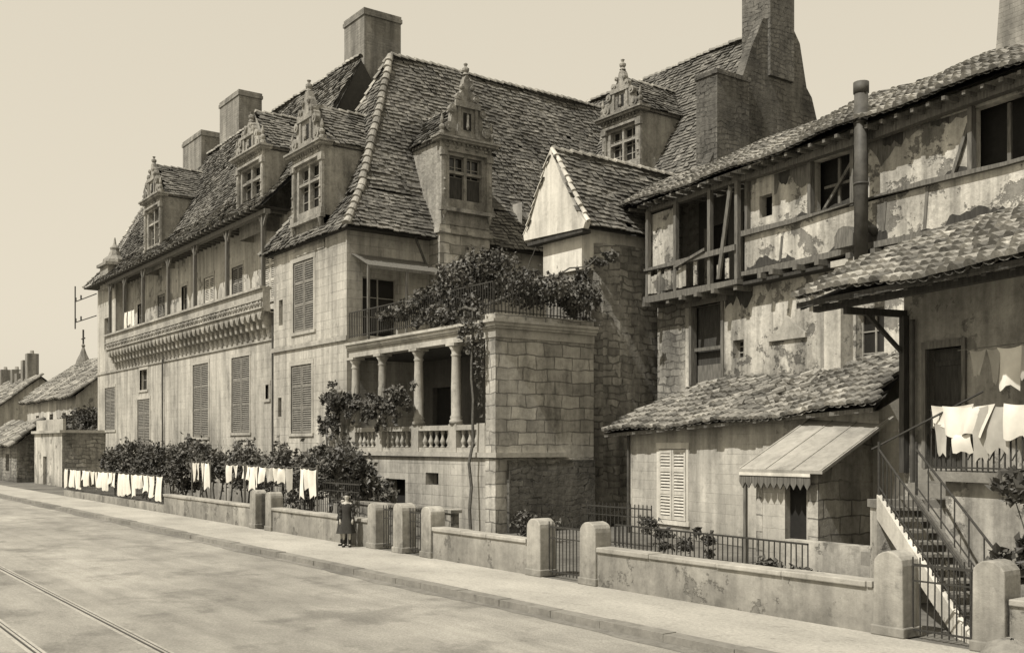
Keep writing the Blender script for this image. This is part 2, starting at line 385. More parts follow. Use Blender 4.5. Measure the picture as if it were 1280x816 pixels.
    if roof:
        zr=zc+w*.62; e=.16
        a=fr.p(u1+e,.2,zc-.1);b=fr.p(u1+e,depth,zc-.1);t0=fr.p(um,.2,zr);t1=fr.p(um,depth,zr)
        flat_tiles(H,[a,b,t1,t0]); a2=fr.p(u0-e,depth,zc-.1);b2=fr.p(u0-e,.2,zc-.1); flat_tiles(H,[a2,b2,t0,t1])
        ridge(H,t0,t1,.12)
        H('dormer_gables','carved').quad(fr.p(u0,.17,zc),fr.p(u1,.17,zc),fr.p(um,.17,zr-.05))

# ------------------------------------------------------------ ground
ge=G(); ge.box(W,-600,600,-600,600,-.5,-.30); ge.obj('ground','field')
g=G(); g.box(W,-320,60,-14,11.62,-.29,-.13); g.obj('road','road')
g=G(); g.box(W,-320,60,11.8,14.3,-.29,0); g.obj('pavement','pave')
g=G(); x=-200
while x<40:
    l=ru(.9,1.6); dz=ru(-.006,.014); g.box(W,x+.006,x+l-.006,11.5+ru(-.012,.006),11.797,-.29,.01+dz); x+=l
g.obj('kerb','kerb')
# kerb shadow painted as a dark gutter strip with an uneven edge
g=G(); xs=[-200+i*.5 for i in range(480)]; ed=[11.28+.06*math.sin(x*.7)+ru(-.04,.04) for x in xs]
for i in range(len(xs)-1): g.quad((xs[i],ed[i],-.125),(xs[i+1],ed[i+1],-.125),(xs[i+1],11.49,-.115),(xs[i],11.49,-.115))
g.obj('gutter_shade','gutter_shade')
g=G(); g.box(W,-320,60,14.302,60,-.29,-.015); g.obj('garden_ground','soil')
g=G()
for y in (4.9,3.35):
    g.box(W,-320,60,y-.035,y+.0,-.128,-.118); g.box(W,-320,60,y+.055,y+.07,-.128,-.120)
g.obj('tram_rails','iron')
g=G()
for y in (4.9,3.35): g.box(W,-320,60,y-.1,y+.13,-.129,-.1255)
g.obj('rail_paving_strip','pave')

# ------------------------------------------------------------ MANSION
S=Fr(0,20,1,0)
H=House('renaissance_mansion')
wins=[(-52.4,-49.95,3.6,7.5),(-58.4,-55.9,3.4,7.5),(-69.1,-66.5,2.9,5.9),(-77.0,-74.4,4.0,7.0)]
small=[(-68.6,-67.0,6.5,7.8),(-47.9,-47.5,5.2,5.9)]
ops=wins+small
H('walls','facade').wall(S,-79,-46.6,0,9.45,ops)
for o in wins: shutters(H,S,o[0]+.02,o[1]-.02,o[2]+.02,o[3]-.02,.02); surround(H,S,*o)
for o in small: sash(H,S,*o,.25,rows=2); surround(H,S,*o)
H('walls','facade').wall(S,-79,-74.3,9.45,14.4,[(-77.2,-75.9,9.7,12.0)]); sash(H,S,-77.2,-75.9,9.7,12.0,.25)
GV=.85
H('walls','facade').quad(S.p(-74.3,0,9.45),S.p(-74.3,GV,9.45),S.p(-74.3,GV,14.4),S.p(-74.3,0,14.4))
H('walls','facade').quad(S.p(-79,0,0),S.p(-79,9,0),S.p(-79,9,14.4),S.p(-79,4.1,22.0),S.p(-79,0,14.4))
H('walls','facade').quad(S.p(-79,9,0),S.p(-39,9,0),S.p(-39,9,14.4),S.p(-79,9,14.4))
H('string_course','corbel').box(S,-79.05,-46.6,-.08,-.002,8.02,8.2); H('string_course','corbel').box(S,-79.05,-46.6,-.10,-.002,0,1.0)
c=H('corbels','corbel')
n=38
for i in range(n):
    u=-73.9+(i+.5)*(27.1/n)
    c.prismu(S,[(-.001,8.2),(-.14,8.17),(-.24,8.38),(-.24,8.54),(-.42,8.6),(-.46,8.8),(-.46,8.92),(-.62,8.98),(-.68,9.2),(-.68,9.34),(-.001,9.34)],u-.14,u+.14)
    for q in (-1,1): c.prism(S,[(u+q*.14,9.34),(u+q*.14,9.02),(u+q*.24,9.22),(u+q*.35,9.34)][::q],-.66,-.5)
    H('frieze_carving','carved').lathe(S,u,-.72,[(.02,9.6),(.11,9.66),(.13,9.74),(.05,9.84)],6)
    H('frieze_carving','carved').box(S,u+.24,u+.48,-.75,-.692,9.6,9.82)
    H('frieze_carving','carved').lathe(S,u+.36,-.74,[(.02,9.64),(.08,9.71),(.02,9.78)],6)
c=H('gallery_parapet','corbel')
c.box(S,-74.2,-46.62,-.63,-.0015,9.345,9.46)
c.box(S,-74.25,-46.62,-.76,-.3,9.462,9.54); c.box(S,-74.2,-46.62,-.69,-.32,9.542,10.4); c.box(S,-74.25,-46.62,-.82,-.24,10.402,10.52)
c.box(S,-74.25,-46.62,-.78,-.692,9.88,9.96)
H('gallery_floor','corbel').box(S,-74.2,-46.62,-.3,GV,9.3,9.44)
gops=[(-72,-70.6,9.6,12.5),(-67.6,-66.1,10.5,12.6),(-62.9,-61.9,9.6,12.6),(-59.0,-57.4,10.4,12.6),(-54.6,-53.0,9.6,12.6),(-50.4,-48.6,10.3,12.9)]
H('gallery_back_wall','plaster').wall(S,-74.3,-46.6,9.44,14.4,gops,GV,.25)
for i,o in enumerate(gops):
    if i in (0,2): sash(H,S,*o,GV+.2,rows=4,cols=2)
    else: shutters(H,S,*o,GV+.04,'shutw' if i in(3,5) else 'shut')
    surround(H,S,*o,GV,w=.1)
p=H('gallery_posts','wood')
for u in (-73.9,-70.4,-66.3,-61.3,-56.7,-51.8,-47.1):
    p.box(S,u-.09,u+.09,-.56,-.38,10.52,14.0)
    for q in (-1,1):
        p.prism(S,[(u+q*.09,13.4),(u+q*.5,13.95),(u+q*.5,14.0),(u+q*.35,14.0),(u+q*.09,13.6)][::q],-.52,-.42)
p.box(S,-74.2,-46.62,-.6,-.3,14.0,14.22)
for i in range(46): p.box(S,-78.9+i*.7,-78.78+i*.7,-1.0,GV,14.222,14.33)
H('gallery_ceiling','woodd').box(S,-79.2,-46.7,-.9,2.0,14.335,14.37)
flat_tiles(H,[(-79.35,19.1,14.35),(-46.7,19.1,14.35),(-46.0,20.8,16.1),(-79.35,20.8,16.1)])
flat_tiles(H,[(-79.35,20.8,16.1),(-45.5,20.8,16.1),(-45.9,24.1,22.2),(-79.0,24.1,22.2)])
H('roof_back','under').quad((-79.3,24.1,22.2),(-45.9,24.1,22.2),(-45.9,29.3,14.3),(-79.3,29.3,14.3))
H('roof_back','under').quad((-45.9,20.8,16.1),(-45.9,24.1,22.2),(-45.9,28,16.1))
ridge(H,(-79.2,24.1,22.2),(-45.9,24.1,22.2),.16)
ridge(H,(-79.3,19.1,14.35),(-79.3,20.8,16.1),.12); ridge(H,(-79.3,20.8,16.1),(-79.2,24.1,22.2),.12)
D0=Fr(0,20.05,1,0)
dormer(H,D0,-67.4,-64.2,15.1,18.5,20.9,3.6,style=0)
dormer(H,D0,-51.5,-48.2,14.7,17.7,19.5,3.4,style=1)
cc=H('corner_pinnacle','carved')
cc.box(S,-76.6,-74.6,-.45,1.2,13.9,15.5); cc.box(S,-76.8,-74.4,-.65,1.3,15.502,15.7)
cc.lathe(S,-75.6,.3,[(.85,15.7),(.8,16.0),(.45,16.3),(.3,16.7),(.35,16.85),(.12,17.1),(.04,17.6)],8)
def chimney(H,x0,x1,y0,y1,z0,z1,mat='chim',cap=.06):
    g=H('chimneys',mat); g.box(W,x0,x1,y0,y1,z0,z1-.35); g.box(W,x0-cap,x1+cap,y0-cap,y1+cap,z1-.349,z1-.15); g.box(W,x0-.02,x1+.02,y0-.02,y1+.02,z1-.149,z1)
chimney(H,-71.0,-67.3,23.6,25.0,19,23.8)
chimney(H,-65.0,-61.7,24.0,25.5,19,25.0)
chimney(H,-48.4,-46.2,24.5,26.6,17,24.9)
for u in (-63.5,-46.75):
    H('downpipes','zinc').tube(S.p(u,-.14,0),S.p(u,-.14,9.2),.05)
tops=[(-44.35,-42.2,8.1,11.3),(-44.6,-42.4,3.5,6.6)]
tsm=[(-46.0,-45.55,8.6,9.8),(-46.1,-45.7,4.3,5.2)]
H('pavilion_walls','tower').wall(S,-46.6,-39,0,12.1,tops+tsm,-.14,.4)
H('pavilion_walls','tower').quad(S.p(-46.6,-.14,0),S.p(-46.6,3,0),S.p(-46.6,3,14),S.p(-46.6,-.14,12.1))
for o in tops: shutters(H,S,o[0]+.02,o[1]-.02,o[2]+.02,o[3]-.02,-.12); surround(H,S,*o,-.14)
for o in tsm: sash(H,S,*o,.1,rows=2,cols=1)
H('string_course','corbel').box(S,-46.65,-38.9,-.24,-.142,7.35,7.55)
E=Fr(-39,20,0,1)
eops=[(.6,2.3,7.6,10.1)]
H('pavilion_walls','tower').wall(E,-.14,17,0,12.3,eops,0,.4)
sash(H,E,*eops[0],.3,rows=3)
H('dormer_pier','ashlar').box(E,3.9,6.55,-.86,-.003,7.3,12.6)
H('dormer_pier','ashlar').box(E,3.8,6.65,-.98,-.003,12.2,12.4)
ea=(-47.3,19.5,12.0);eb=(-38.25,19.5,12.0);ka=(-46.0,20.85,14.0);kb=(-39.6,20.85,14.0);pk=(-42.8,24.1,21.3)
flat_tiles(H,[ea,eb,kb,ka]); flat_tiles(H,[ka,kb,pk])
flat_tiles(H,[eb,(-38.25,34.6,12.0),(-39.6,36,14.0),kb]); flat_tiles(H,[kb,(-39.6,38,14.0),(-42.8,38,21.3),pk])
H('roof_back','under').quad(ka,pk,(-42.8,38,21.3),(-46.0,38,14)); H('roof_back','under').quad(ea,ka,(-46,38,14),(-47.3,38,12))
ridge(H,eb,kb,.17);ridge(H,kb,pk,.17);ridge(H,ea,ka,.15);ridge(H,ka,pk,.15);ridge(H,pk,(-42.8,37.4,21.3),.16)
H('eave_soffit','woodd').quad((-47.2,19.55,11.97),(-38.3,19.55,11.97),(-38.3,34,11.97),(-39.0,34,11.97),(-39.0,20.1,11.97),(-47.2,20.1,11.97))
D1=Fr(0,19.82,1,0); dormer(H,D1,-44.1,-41.1,13.0,16.2,19.1,3.6,style=0)
D2=Fr(-38.1,20,0,1); dormer(H,D2,3.95,6.5,13.3,16.4,19.7,3.2,style=1,blind=True,skirt=.7)
H('dormer_aprons','tower').box(S,-44.1,-41.1,-.178,.3,11.55,13.0)
WR=Fr(0,33.9,1,0)
H('rear_walls','rubble2').wall(WR,-46,-31.9,0,14.5)
flat_tiles(H,[(-45.5,33.4,14.3),(-31.9,33.4,14.3),(-31.9,38.2,22.4),(-45.5,38.2,22.4)])
H('roof_back','under').quad((-45.5,38.2,22.4),(-31.9,38.2,22.4),(-31.9,44,14.3),(-45.5,44,14.3))
H('roof_back','under').quad((-45.5,33.4,14.3),(-45.5,38.2,22.4),(-45.5,44,14.3))
ridge(H,(-45.5,38.2,22.4),(-32.2,38.2,22.4),.16)
GE=Fr(-31.55,0,0,1)
H('rear_gable','rubble').prism(GE,[(33.5,0),(44.2,0),(44.2,14.7),(43.6,15.6),(42.9,15.7),(42.3,17.3),(41.6,17.5),(40.8,19.6),(40.4,20.0),(39.9,22.0),(39.4,22.6),(37.3,22.6),(36.5,21.1),(35.3,18.2),(33.5,15.0)],0,.5)
chimney(H,-33.1,-31.4,37.6,39.3,20,28.0,'rubble',.06)
H('chimneys','rubble').box(W,-32.6,-31.35,34.0,36.1,12,19.3); H('chimneys','rubble').box(W,-32.66,-31.29,33.94,36.16,19.302,19.5)
D3=Fr(0,33.55,1,0); dormer(H,D3,-38.3,-35.7,16.1,18.9,21.3,3.6,style=1)

TW=Fr(0,0,1,0)
H('stair_turret','rubble2').prismz(TW,[(-31.2,24.35),(-29.7,24.35),(-29.1,24.6),(-28.75,25.1),(-28.6,25.8),(-28.6,28.6),(-28.6,31),(-31.2,31)],0,10.4)
H('turret_upper','white').box(TW,-31.25,-28.95,24.25,31,9.4,10.9)
flat_tiles(H,[(-28.45,23.9,10.85),(-28.45,31.6,10.85),(-30.3,31.6,13.9),(-30.3,23.9,13.9)])
flat_tiles(H,[(-31.85,31.6,11.0),(-31.85,23.9,11.0),(-30.3,23.9,13.9),(-30.3,31.6,13.9)])
H('turret_gable','white').prism(Fr(0,23.86,1,0),[(-31.95,10.85),(-28.4,10.75),(-28.3,10.95),(-28.85,11.6),(-29.6,12.7),(-30.3,14.0),(-31.0,12.6),(-31.5,11.6),(-32.0,11.05)],0,.25)
ridge(H,(-30.3,23.95,13.95),(-30.3,31.4,13.95),.14); ridge(H,(-28.3,23.95,10.95),(-30.3,23.95,14.0),.09,.36,'white'); ridge(H,(-31.98,23.95,11.05),(-30.3,23.95,14.0),.09,.36,'white')
H('turret_corbels','woodd').box(TW,-31.8,-28.5,23.9,24.3,10.62,10.74)
H('link_wall','rubble2').box(TW,-28.8,-26.6,28.4,29.2,0,12.2)

lop=[(-35.9,-34.4,0,1.65),(-32.9,-32.0,1.5,1.95)]
H('loggia_base','tower').wall(S,-38.98,-28.95,0,2.55,lop,0,.5)
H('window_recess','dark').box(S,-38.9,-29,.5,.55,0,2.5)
H('loggia_trim','wallcap').box(S,-38.98,-28.2,-.12,3.0,2.552,2.72)
H('loggia_corner','ashlar').box(S,-28.95,-28.35,-.03,4.3,0,6.6)
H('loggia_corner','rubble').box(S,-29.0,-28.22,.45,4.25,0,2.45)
lb=H('balustrade','wallcap',True)
pos_c=[-38.7,-36.4,-33.6,-31.0,-29.2]
for a,b in zip(pos_c[:-1],pos_c[1:]): balusters(lb,S,a+.28,b-.28,.12,2.88,3.5)
lt=H('loggia_trim','wallcap')
lt.box(S,-38.97,-28.97,-.02,.26,2.722,2.878); lt.box(S,-38.97,-28.97,-.04,.28,3.5,3.68)
for u in pos_c: lt.box(S,u-.25,u+.25,-.055,.3,2.724,3.72)
col=H('columns','wallcap',True)
for u in pos_c[:4]:
    col.lathe(S,u,.12,[(.25,3.72),(.25,3.85),(.2,3.9),(.23,3.97),(.18,4.05),(.185,5.0),(.16,6.1),(.17,6.14),(.2,6.18),(.16,6.24),(.18,6.34),(.28,6.5)],14)
    lt.box(S,u-.28,u+.28,-.16,.4,6.5,6.6)
lt.box(S,-38.97,-28.3,-.06,4.3,6.602,6.9); lt.box(S,-38.97,-28.2,-.14,4.32,6.902,6.98); lt.box(S,-38.97,-28.1,-.28,4.34,7.1,7.2)
lt.box(S,-38.97,-28.15,-.2,4.33,6.982,7.098)
H('loggia_corner','ashlar').box(S,-28.95,-28.33,-.04,4.29,7.202,7.42)
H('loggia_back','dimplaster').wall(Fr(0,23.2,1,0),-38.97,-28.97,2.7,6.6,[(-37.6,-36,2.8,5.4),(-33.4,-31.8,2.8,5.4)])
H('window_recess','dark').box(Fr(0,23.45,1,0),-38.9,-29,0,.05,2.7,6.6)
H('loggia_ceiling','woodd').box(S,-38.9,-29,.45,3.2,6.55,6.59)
ri=H('terrace_railing','iron'); ironrail(ri,S,-38.95,-28.45,-.05,7.42,8.5,.15,r=.018); ironrail(ri,Fr(-28.45,20,0,1),0,4.2,0,7.43,8.5,.15,r=.018)
aw=H('terrace_awning','wood'); aw.box(E,.05,3.7,-1.5,-1.42,10.2,10.32); aw.quad(E.p(.05,-1.5,10.33),E.p(3.7,-1.5,10.33),E.p(3.7,0,11.0),E.p(.05,0,11.0))
for u in (.1,1.9,3.6): aw.box(E,u-.05,u+.05,-1.5,-1.4,7.2,10.2)
H('downpipes','zinc').tube(E.p(3.0,-.3,12),E.p(3.7,-.4,10.4),.06)
ib=H('wire_bracket','iron')
for z in (12.4,14.0): ib.tube((-79,19.9,z),(-84.5,19.7,z),.04)
ib.tube((-84.4,19.7,11.9),(-84.4,19.7,15.2),.05)
for x in (-84.2,-82.6): 
    for z in (12.4,14.0): ib.tube((x,19.7,z),(x,19.7,z+.3),.06)
H.done()

# ------------------------------------------------------------ TIMBER HOUSE
B=Fr(-27.2,27.1,.99,-.141)
H=House('timber_gallery_house')
bop=[(1.05,2.95,4.6,7.9),(3.4,3.95,5.9,6.5),(8.85,9.9,5.0,6.9),(12.2,13.2,5.2,7.2)]
H('walls','ragged').wall(B,0.8,19,0,8.3,bop,0,.4); H('walls','rubble2').box(B,-.6,.8,-.02,.4,0,8.3)
for i,o in enumerate(bop):
    if i==0:
        H('door_boards','woodd').box(B,o[0],o[1],.3,.35,o[2],o[3]); H('door_frame','wood').box(B,o[0]+.0,o[0]+.14,-.05,.2,o[2],o[3]); H('door_frame','wood').box(B,o[1]-.14,o[1],-.05,.2,o[2],o[3]); H('door_frame','wood').box(B,o[0]-.2,o[1]+.2,-.08,.2,o[3],o[3]+.2)
        H('door_boards','wood').box(B,o[0]+.2,o[1]-.2,.2,.26,o[2],o[2]+1.2); H('door_frame','wood').box(B,o[0]+.14,o[1]-.14,.1,.2,6.3,6.42)
    else: sash(H,B,*o,.3)
w=H('timber_frame','wood')
def beam(u0,u1,v0,v1,z0,z1,dz=.04): 
    n=max(1,int((u1-u0)/2.2)); prev=(ru(-dz,dz),ru(-dz,dz))
    for i in range(n):
        a=u0+(u1-u0)*i/n; b=u0+(u1-u0)*(i+1)/n; nx=(ru(-dz,dz),ru(-dz,dz)); P=[]
        for k,z in ((0,z0),(1,z1)): P+= [B.p(a,v0,z+prev[k]),B.p(b,v0,z+nx[k]),B.p(b,v1,z+nx[k]),B.p(a,v1,z+prev[k])]
        w.add(P,[(3,2,1,0),(4,5,6,7),(0,1,5,4),(1,2,6,5),(2,3,7,6),(3,0,4,7)]); prev=nx
beam(-.8,4.5,-.75,-.5,8.2,8.42); beam(4.5,19,-.58,-.36,8.44,8.66,.06); beam(4.4,19,-.56,-.42,9.84,9.96,.07); beam(-.8,19,-.6,-.35,11.55,11.78,.05)
for i in range(20): 
    u=-.5+i*.97+ru(-.15,.15); l=ru(-.95,-.65); w.box(B,u,u+.17,l,0,8.05 if u<4.3 else 8.26,8.2 if u<4.3 else 8.42)
beam(-.7,4.4,-.78,-.66,9.35,9.47,.06)
for u in (-.7,1.0,2.9,4.3): beam(u,u+.15,-.7,-.55,8.4,11.6,.0)
for i in range(24):
    u=-.6+i*.21
    if u<1.3 or R()<.4: H('gallery_boards','ragged').box(B,u,u+.19,-.68,-.65,8.45+ru(0,.1),9.35+ru(-.35,0))
w.prism(B,[(3.5,8.5),(3.66,8.5),(4.25,11.4),(4.12,11.5)],-.8,-.72)
w.prism(B,[(1.2,9.2),(2.9,9.55),(2.9,9.65),(1.2,9.3)],-.84,-.80)
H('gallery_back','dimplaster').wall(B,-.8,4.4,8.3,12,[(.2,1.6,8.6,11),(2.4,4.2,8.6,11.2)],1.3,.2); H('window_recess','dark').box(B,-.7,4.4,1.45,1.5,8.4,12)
H('gallery_panels','ragged').wall(B,-.7,.9,9.5,11.5,[],-.45,.1)
H('gallery_floor','woodd').box(B,-.8,19,-.5,1.4,8.2,8.3)
H('gallery_panels','ragged').wall(B,4.5,19,8.66,9.84,[],-.42,.1)
up=[(7.4,9.0,9.96,11.55),(13.0,15.4,9.96,11.55),(5.0,5.6,10.3,11.0)]
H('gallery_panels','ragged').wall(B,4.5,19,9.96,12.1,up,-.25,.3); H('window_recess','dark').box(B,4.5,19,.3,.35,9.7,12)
for u in (4.45,7.3,9.0,12.95,15.4,17.5): beam(u,u+.13,-.40,-.22,8.68,11.6,.0)
tb=H('bare_boards','wood'); tb2=H('bare_boards','woodd')
for a,b in ((5.7,7.3),(9.15,12.9),(15.6,17.4)):
    torn_band(tb,B,a,b,11.56,-.95,-.08,-.258); 
for a,b in ((5.9,6.4),(10.1,10.8),(11.7,12.3)): torn_band(tb2,B,a,b,11.56,-.5,-.1,-.262,.08)
for a,b,h in ((4.6,6.8,.35),(8.2,10.4,.3),(11.2,14.5,.4),(15.5,18,.3)): torn_band(tb2,B,a,b,8.67,.0,h,-.425,.12)
for a,b in ((6.2,9.2),(11,12.9)): torn_band(tb2,B,a,b,9.965,.0,.22,-.257,.12)
for u,z0,z1 in ((6.1,8.7,9.5),(10.2,8.9,9.8),(11.6,8.7,9.8)): w.prism(B,[(u,z0),(u+.1,z0),(u+.2,z1),(u+.1,z1)],-.44,-.428)
w.box(B,7.6,8.9,.0,.06,10.7,10.78); w.box(B,8.15,8.25,.0,.06,9.96,11.5); w.box(B,13.8,13.9,.0,.06,9.96,11.5)
w.prism(B,[(12.4,9.96),(12.5,9.96),(13.0,11.2),(12.9,11.2)],-.36,-.28)
w.prism(B,[(7.5,9.96),(7.6,9.96),(8.9,11.3),(8.8,11.35)],-.1,-.04)
torn_band(tb2,B,3.0,4.4,8.19,-.7,-.1,-.006,.12)
canal(H,[B.p(-2.0,-1.1,11.85),B.p(19,-1.1,11.95),B.p(19,5,15.0),B.p(-2.0,5,14.9)])
for i in range(40): w.box(B,-1.8+i*.52,-1.7+i*.52,-1.05+ru(-.08,.05),.5,11.72-.02,11.8)
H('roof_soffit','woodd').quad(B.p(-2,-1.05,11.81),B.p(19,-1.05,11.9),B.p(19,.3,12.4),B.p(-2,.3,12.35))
H('walls','plaster').quad(B.p(-.7,5,0),B.p(19,5,0),B.p(19,5,14.8),B.p(-.7,5,14.8))
H('walls','rubble2').box(B,-.9,-.6,0.0,5,0,12.2)
ch=H('chimneys','chim'); ch.prism(B,[(11.5,12.8),(13.3,12.8),(13.0,17.5),(11.9,17.5)],2.5,3.6)
sp=H('stovepipe','zinc',True); PU=9.95
sp.tube(B.p(PU,-.95,8.1),B.p(PU,-.95,13.0),.19,seg=14); sp.tube(B.p(PU,-.95,12.75),B.p(PU,-.95,13.05),.215,seg=14); sp.tube(B.p(PU,-.95,9.2),B.p(PU,-.3,8.9),.13,seg=10)
for z in (10.2,11.9): sp.tube(B.p(PU,-.95,z),B.p(PU,-.95,z+.06),.21,seg=14)
H('stone_sink','wallcap').box(B,8.6,10.1,-.75,-.01,8.12,8.3)
H('stone_sink','wood').prism(B,[(8.9,8.6),(9.6,8.6),(9.6,8.95),(9.45,9.15),(9.25,9.2),(9.05,9.15),(8.9,8.95)],-.9,-.65)
H('buttress_pier','plaster').box(B,8.1,8.75,-.5,-.003,5.0,7.6)
H('plaster_ledge','wallcap').prism(B,[(5.2,6.3),(6.9,6.3),(6.9,6.45),(6.4,6.75),(6.1,7.05),(5.8,6.7),(5.2,6.45)],-.10,-.003)
H.done()

# ------------------------------------------------------------ COTTAGE
C=Fr(-26.3,24.1,.99,-.141)
H=House('tiled_cottage')
cop=[(1.8,3.25,.55,2.85)]
H('walls','plaster2').wall(C,0,8.6,0,3.35,cop,0,.3); H('walls','plaster2').quad(C.p(0,0,3.35),C.p(8.6,0,3.35),C.p(8.6,0,3.75),C.p(0,0,3.4))
H('walls','plaster2').wall(C,8.6,11,0,3.85); H('walls','plaster2').quad(C.p(0,0,0),C.p(0,2.8,0),C.p(0,2.8,4.0),C.p(0,0,3.35)); H('walls','plaster2').quad(C.p(11,0,0),C.p(11,3,0),C.p(11,3,5.2),C.p(11,0,3.85))
shutters(H,C,1.82,3.23,.57,2.83,-.04,'shutw'); surround(H,C,1.8,3.25,.55,2.85,0,'white',.12)
H('quoins','wallcap').box(C,.0,.25,-.02,-.002,0,3.3)
canal(H,[C.p(-.8,-.5,3.36),C.p(11.3,-.5,3.92),C.p(9.6,2.85,5.45),C.p(.6,2.85,4.95)])
canal(H,[C.p(-.8,2.9,3.5),C.p(-.8,-.5,3.36),C.p(.6,2.85,4.95)])
ridge(H,C.p(-.8,-.5,3.4),C.p(.6,2.85,5.0),.12,mat='ctile')
H('fascia','woodd').quad(C.p(-.75,-.45,3.28),C.p(11.2,-.45,3.83),C.p(11.2,0.02,3.84),C.p(-.75,0.02,3.3))
H('fascia','wood').quad(C.p(-.78,-.47,3.24),C.p(11.25,-.47,3.79),C.p(11.25,-.47,3.9),C.p(-.78,-.47,3.35))
H('downpipe','zinc').tube(C.p(.15,-.1,0),C.p(.15,-.1,3.3),.05)
for i in range(60):
    a=ru(0,3.1); u=3+6.5*(R()**.7);v=ru(.2,2.6); z=3.36+.046*(u+.8)+(v+.5)*.455+.12; p0=C.p(u,v,z);p1=C.p(u+.38*math.cos(a),v+.38*math.sin(a),z+.17*math.sin(a)+ru(0,.06))
    H('loose_tiles','ctile').tube(p0,p1,.09,.075,6)
H.done()
# shed
H=House('stone_shed')
Q=Fr(0,0,1,0); sx0,sx1,sy0,sy1=-17.5,-15.6,20.4,22.8
zt=lambda y: 2.32+(y-20.4)*.5
H('end_wall','ashlar').prismu(Q,[(sy0,0),(sy1,0),(sy1,zt(sy1)),(sy0,zt(sy0))],sx1-.3,sx1)
H('end_wall','ashlar').prismu(Q,[(sy0+.01,0),(sy1,0),(sy1,zt(sy1)),(sy0+.01,zt(sy0))],sx0,sx0+.2)
H('front_wall','plaster2').wall(Fr(0,20.42,1,0),sx0+.2,sx1-.3,0,2.3,[(-16.6,-15.95,0,2.0)],0,.2); H('window_recess','dark').box(Q,-17.3,-15.9,20.62,20.66,0,2.2)
H('roof_slab','slab').prismu(Q,[(20.1,2.3),(22.95,3.62),(22.95,3.70),(20.1,2.38)],sx0-.3,sx1+.35)
for i in range(4): H('roof_battens','slab').prismu(Q,[(20.1,2.382),(22.95,3.702),(22.95,3.72),(20.1,2.40)],sx0-.3+i*.82,sx0-.25+i*.82)
for i in range(11):
    u=sx0-.3+i*.2; H('valance','wood').prism(Fr(0,20.12,1,0),[(u,2.3),(u,2.05),(u+.1,1.9),(u+.19,2.05),(u+.19,2.3)],0,.03)
H('valance','white').box(Q,sx0-.29,sx1+.0,20.095,20.115,2.22,2.3)
H('post','wood').box(Q,sx0-.2,sx0-.12,20.15,20.23,0,2.3)
H('base','plaster').box(Q,-16.0,-12.2,19.6,19.95,0,.75)
H.done()

# ------------------------------------------------------------ PORCH HOUSE (right)
K=Fr(-14.2,17.9,.971,-.239)
H=House('porch_house')
H('walls','plaster3').wall(K,.95,13,0,6.7,[(1.6,2.55,2.5,4.95),(4.9,5.8,3.3,4.6)],2.0,.3)
H('door','woodd').box(K,1.6,2.55,2.2,2.25,2.5,4.95); sash(H,K,4.9,5.8,3.3,4.6,2.2)
H('door','wood').box(K,1.5,1.6,1.95,2.2,2.5,5.05); H('door','wood').box(K,2.55,2.65,1.95,2.2,2.5,5.05); H('door','wood').box(K,1.5,2.65,1.94,2.2,4.95,5.1)
for z in (2.9,3.8,4.6): H('door','woodd').box(K,1.65,2.5,2.17,2.198,z,z+.1)
H('walls','plaster3').quad(K.p(.95,2,0),K.p(.95,6,0),K.p(.95,6,7.6),K.p(.95,2,6.7))
H('walls','plaster3').quad(K.p(.95,6,0),K.p(13,6,0),K.p(13,6,7.6),K.p(.95,6,7.6))
canal(H,[K.p(0,-.1,6.0),K.p(13,-.1,6.0),K.p(13,4.6,8.0),K.p(.3,4.6,7.9)],pitch=.29,tl=.42,r=.115)
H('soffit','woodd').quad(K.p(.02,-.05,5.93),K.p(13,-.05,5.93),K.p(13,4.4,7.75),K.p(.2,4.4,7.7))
t=H('porch_timbers','woodd'); t.box(K,0.05,13,.35,.5,5.82,5.95)
for i in range(22): t.prismu(K,[(-.02,5.84),(2,6.65),(2,6.75),(-.02,5.92)],.1+i*.6,.2+i*.6)
t.box(K,.02,13,-.06,-.03,5.88,6.0)
t.box(K,.95,1.07,.4,1.98,5.68,5.82); t.box(K,.98,1.12,1.84,1.98,2.4,5.7)
t.prismu(K,[(.9,5.68),(1.85,4.9),(1.85,5.0),(1.03,5.68)],1.0,1.07)
H('corner_pipe','zinc').tube(K.p(1.3,1.9,0),K.p(1.3,1.9,5.6),.05)
bl=H('balcony','step'); bl.box(K,3.1,13,.55,1.99,2.32,2.5)
H('balcony_support','plaster').box(K,3.35,13,.75,1.98,0,2.318)
ri=H('balcony_railing','iron'); ironrail(ri,K,3.15,13,.6,2.5,3.65,.12,r=.016); ri.box(K,3.15,13,.58,.62,3.3,3.33)
for i in range(40): ri.tube(K.p(3.3+i*.24,.6,2.72),K.p(3.42+i*.24,.6,2.9),.012,seg=4)
st=H('upper_steps','step')
for i in range(7): st.box(K,1.7,3.08,.2+i*.24,1.98,.6+i*.27+.002,.6+(i+1)*.27)
T=Fr(-11.7,17.05,.81,-.587); L=3.9; n=11; zt0=1.95; WD=.72
for i in range(n):
    u0=L*i/n; u1=L*(i+1)/n; z=zt0*(1-(i+1)/n)+.0
    st.box(T,u0,u1+.03,.1,WD,z,z+.05)
so=H('stair_stringers','white'); so.prism(T,[(0,zt0-.36),(0,zt0+.1),(L,.12),(L,-.01),(L-.5,-.01)],0,.09)
H('stair_stringers','wood').prism(T,[(0,zt0-.28),(0,zt0+.1),(L,.12),(L,-.01),(L-.5,-.01)],WD,WD+.06)
ri=H('stair_railing','iron')
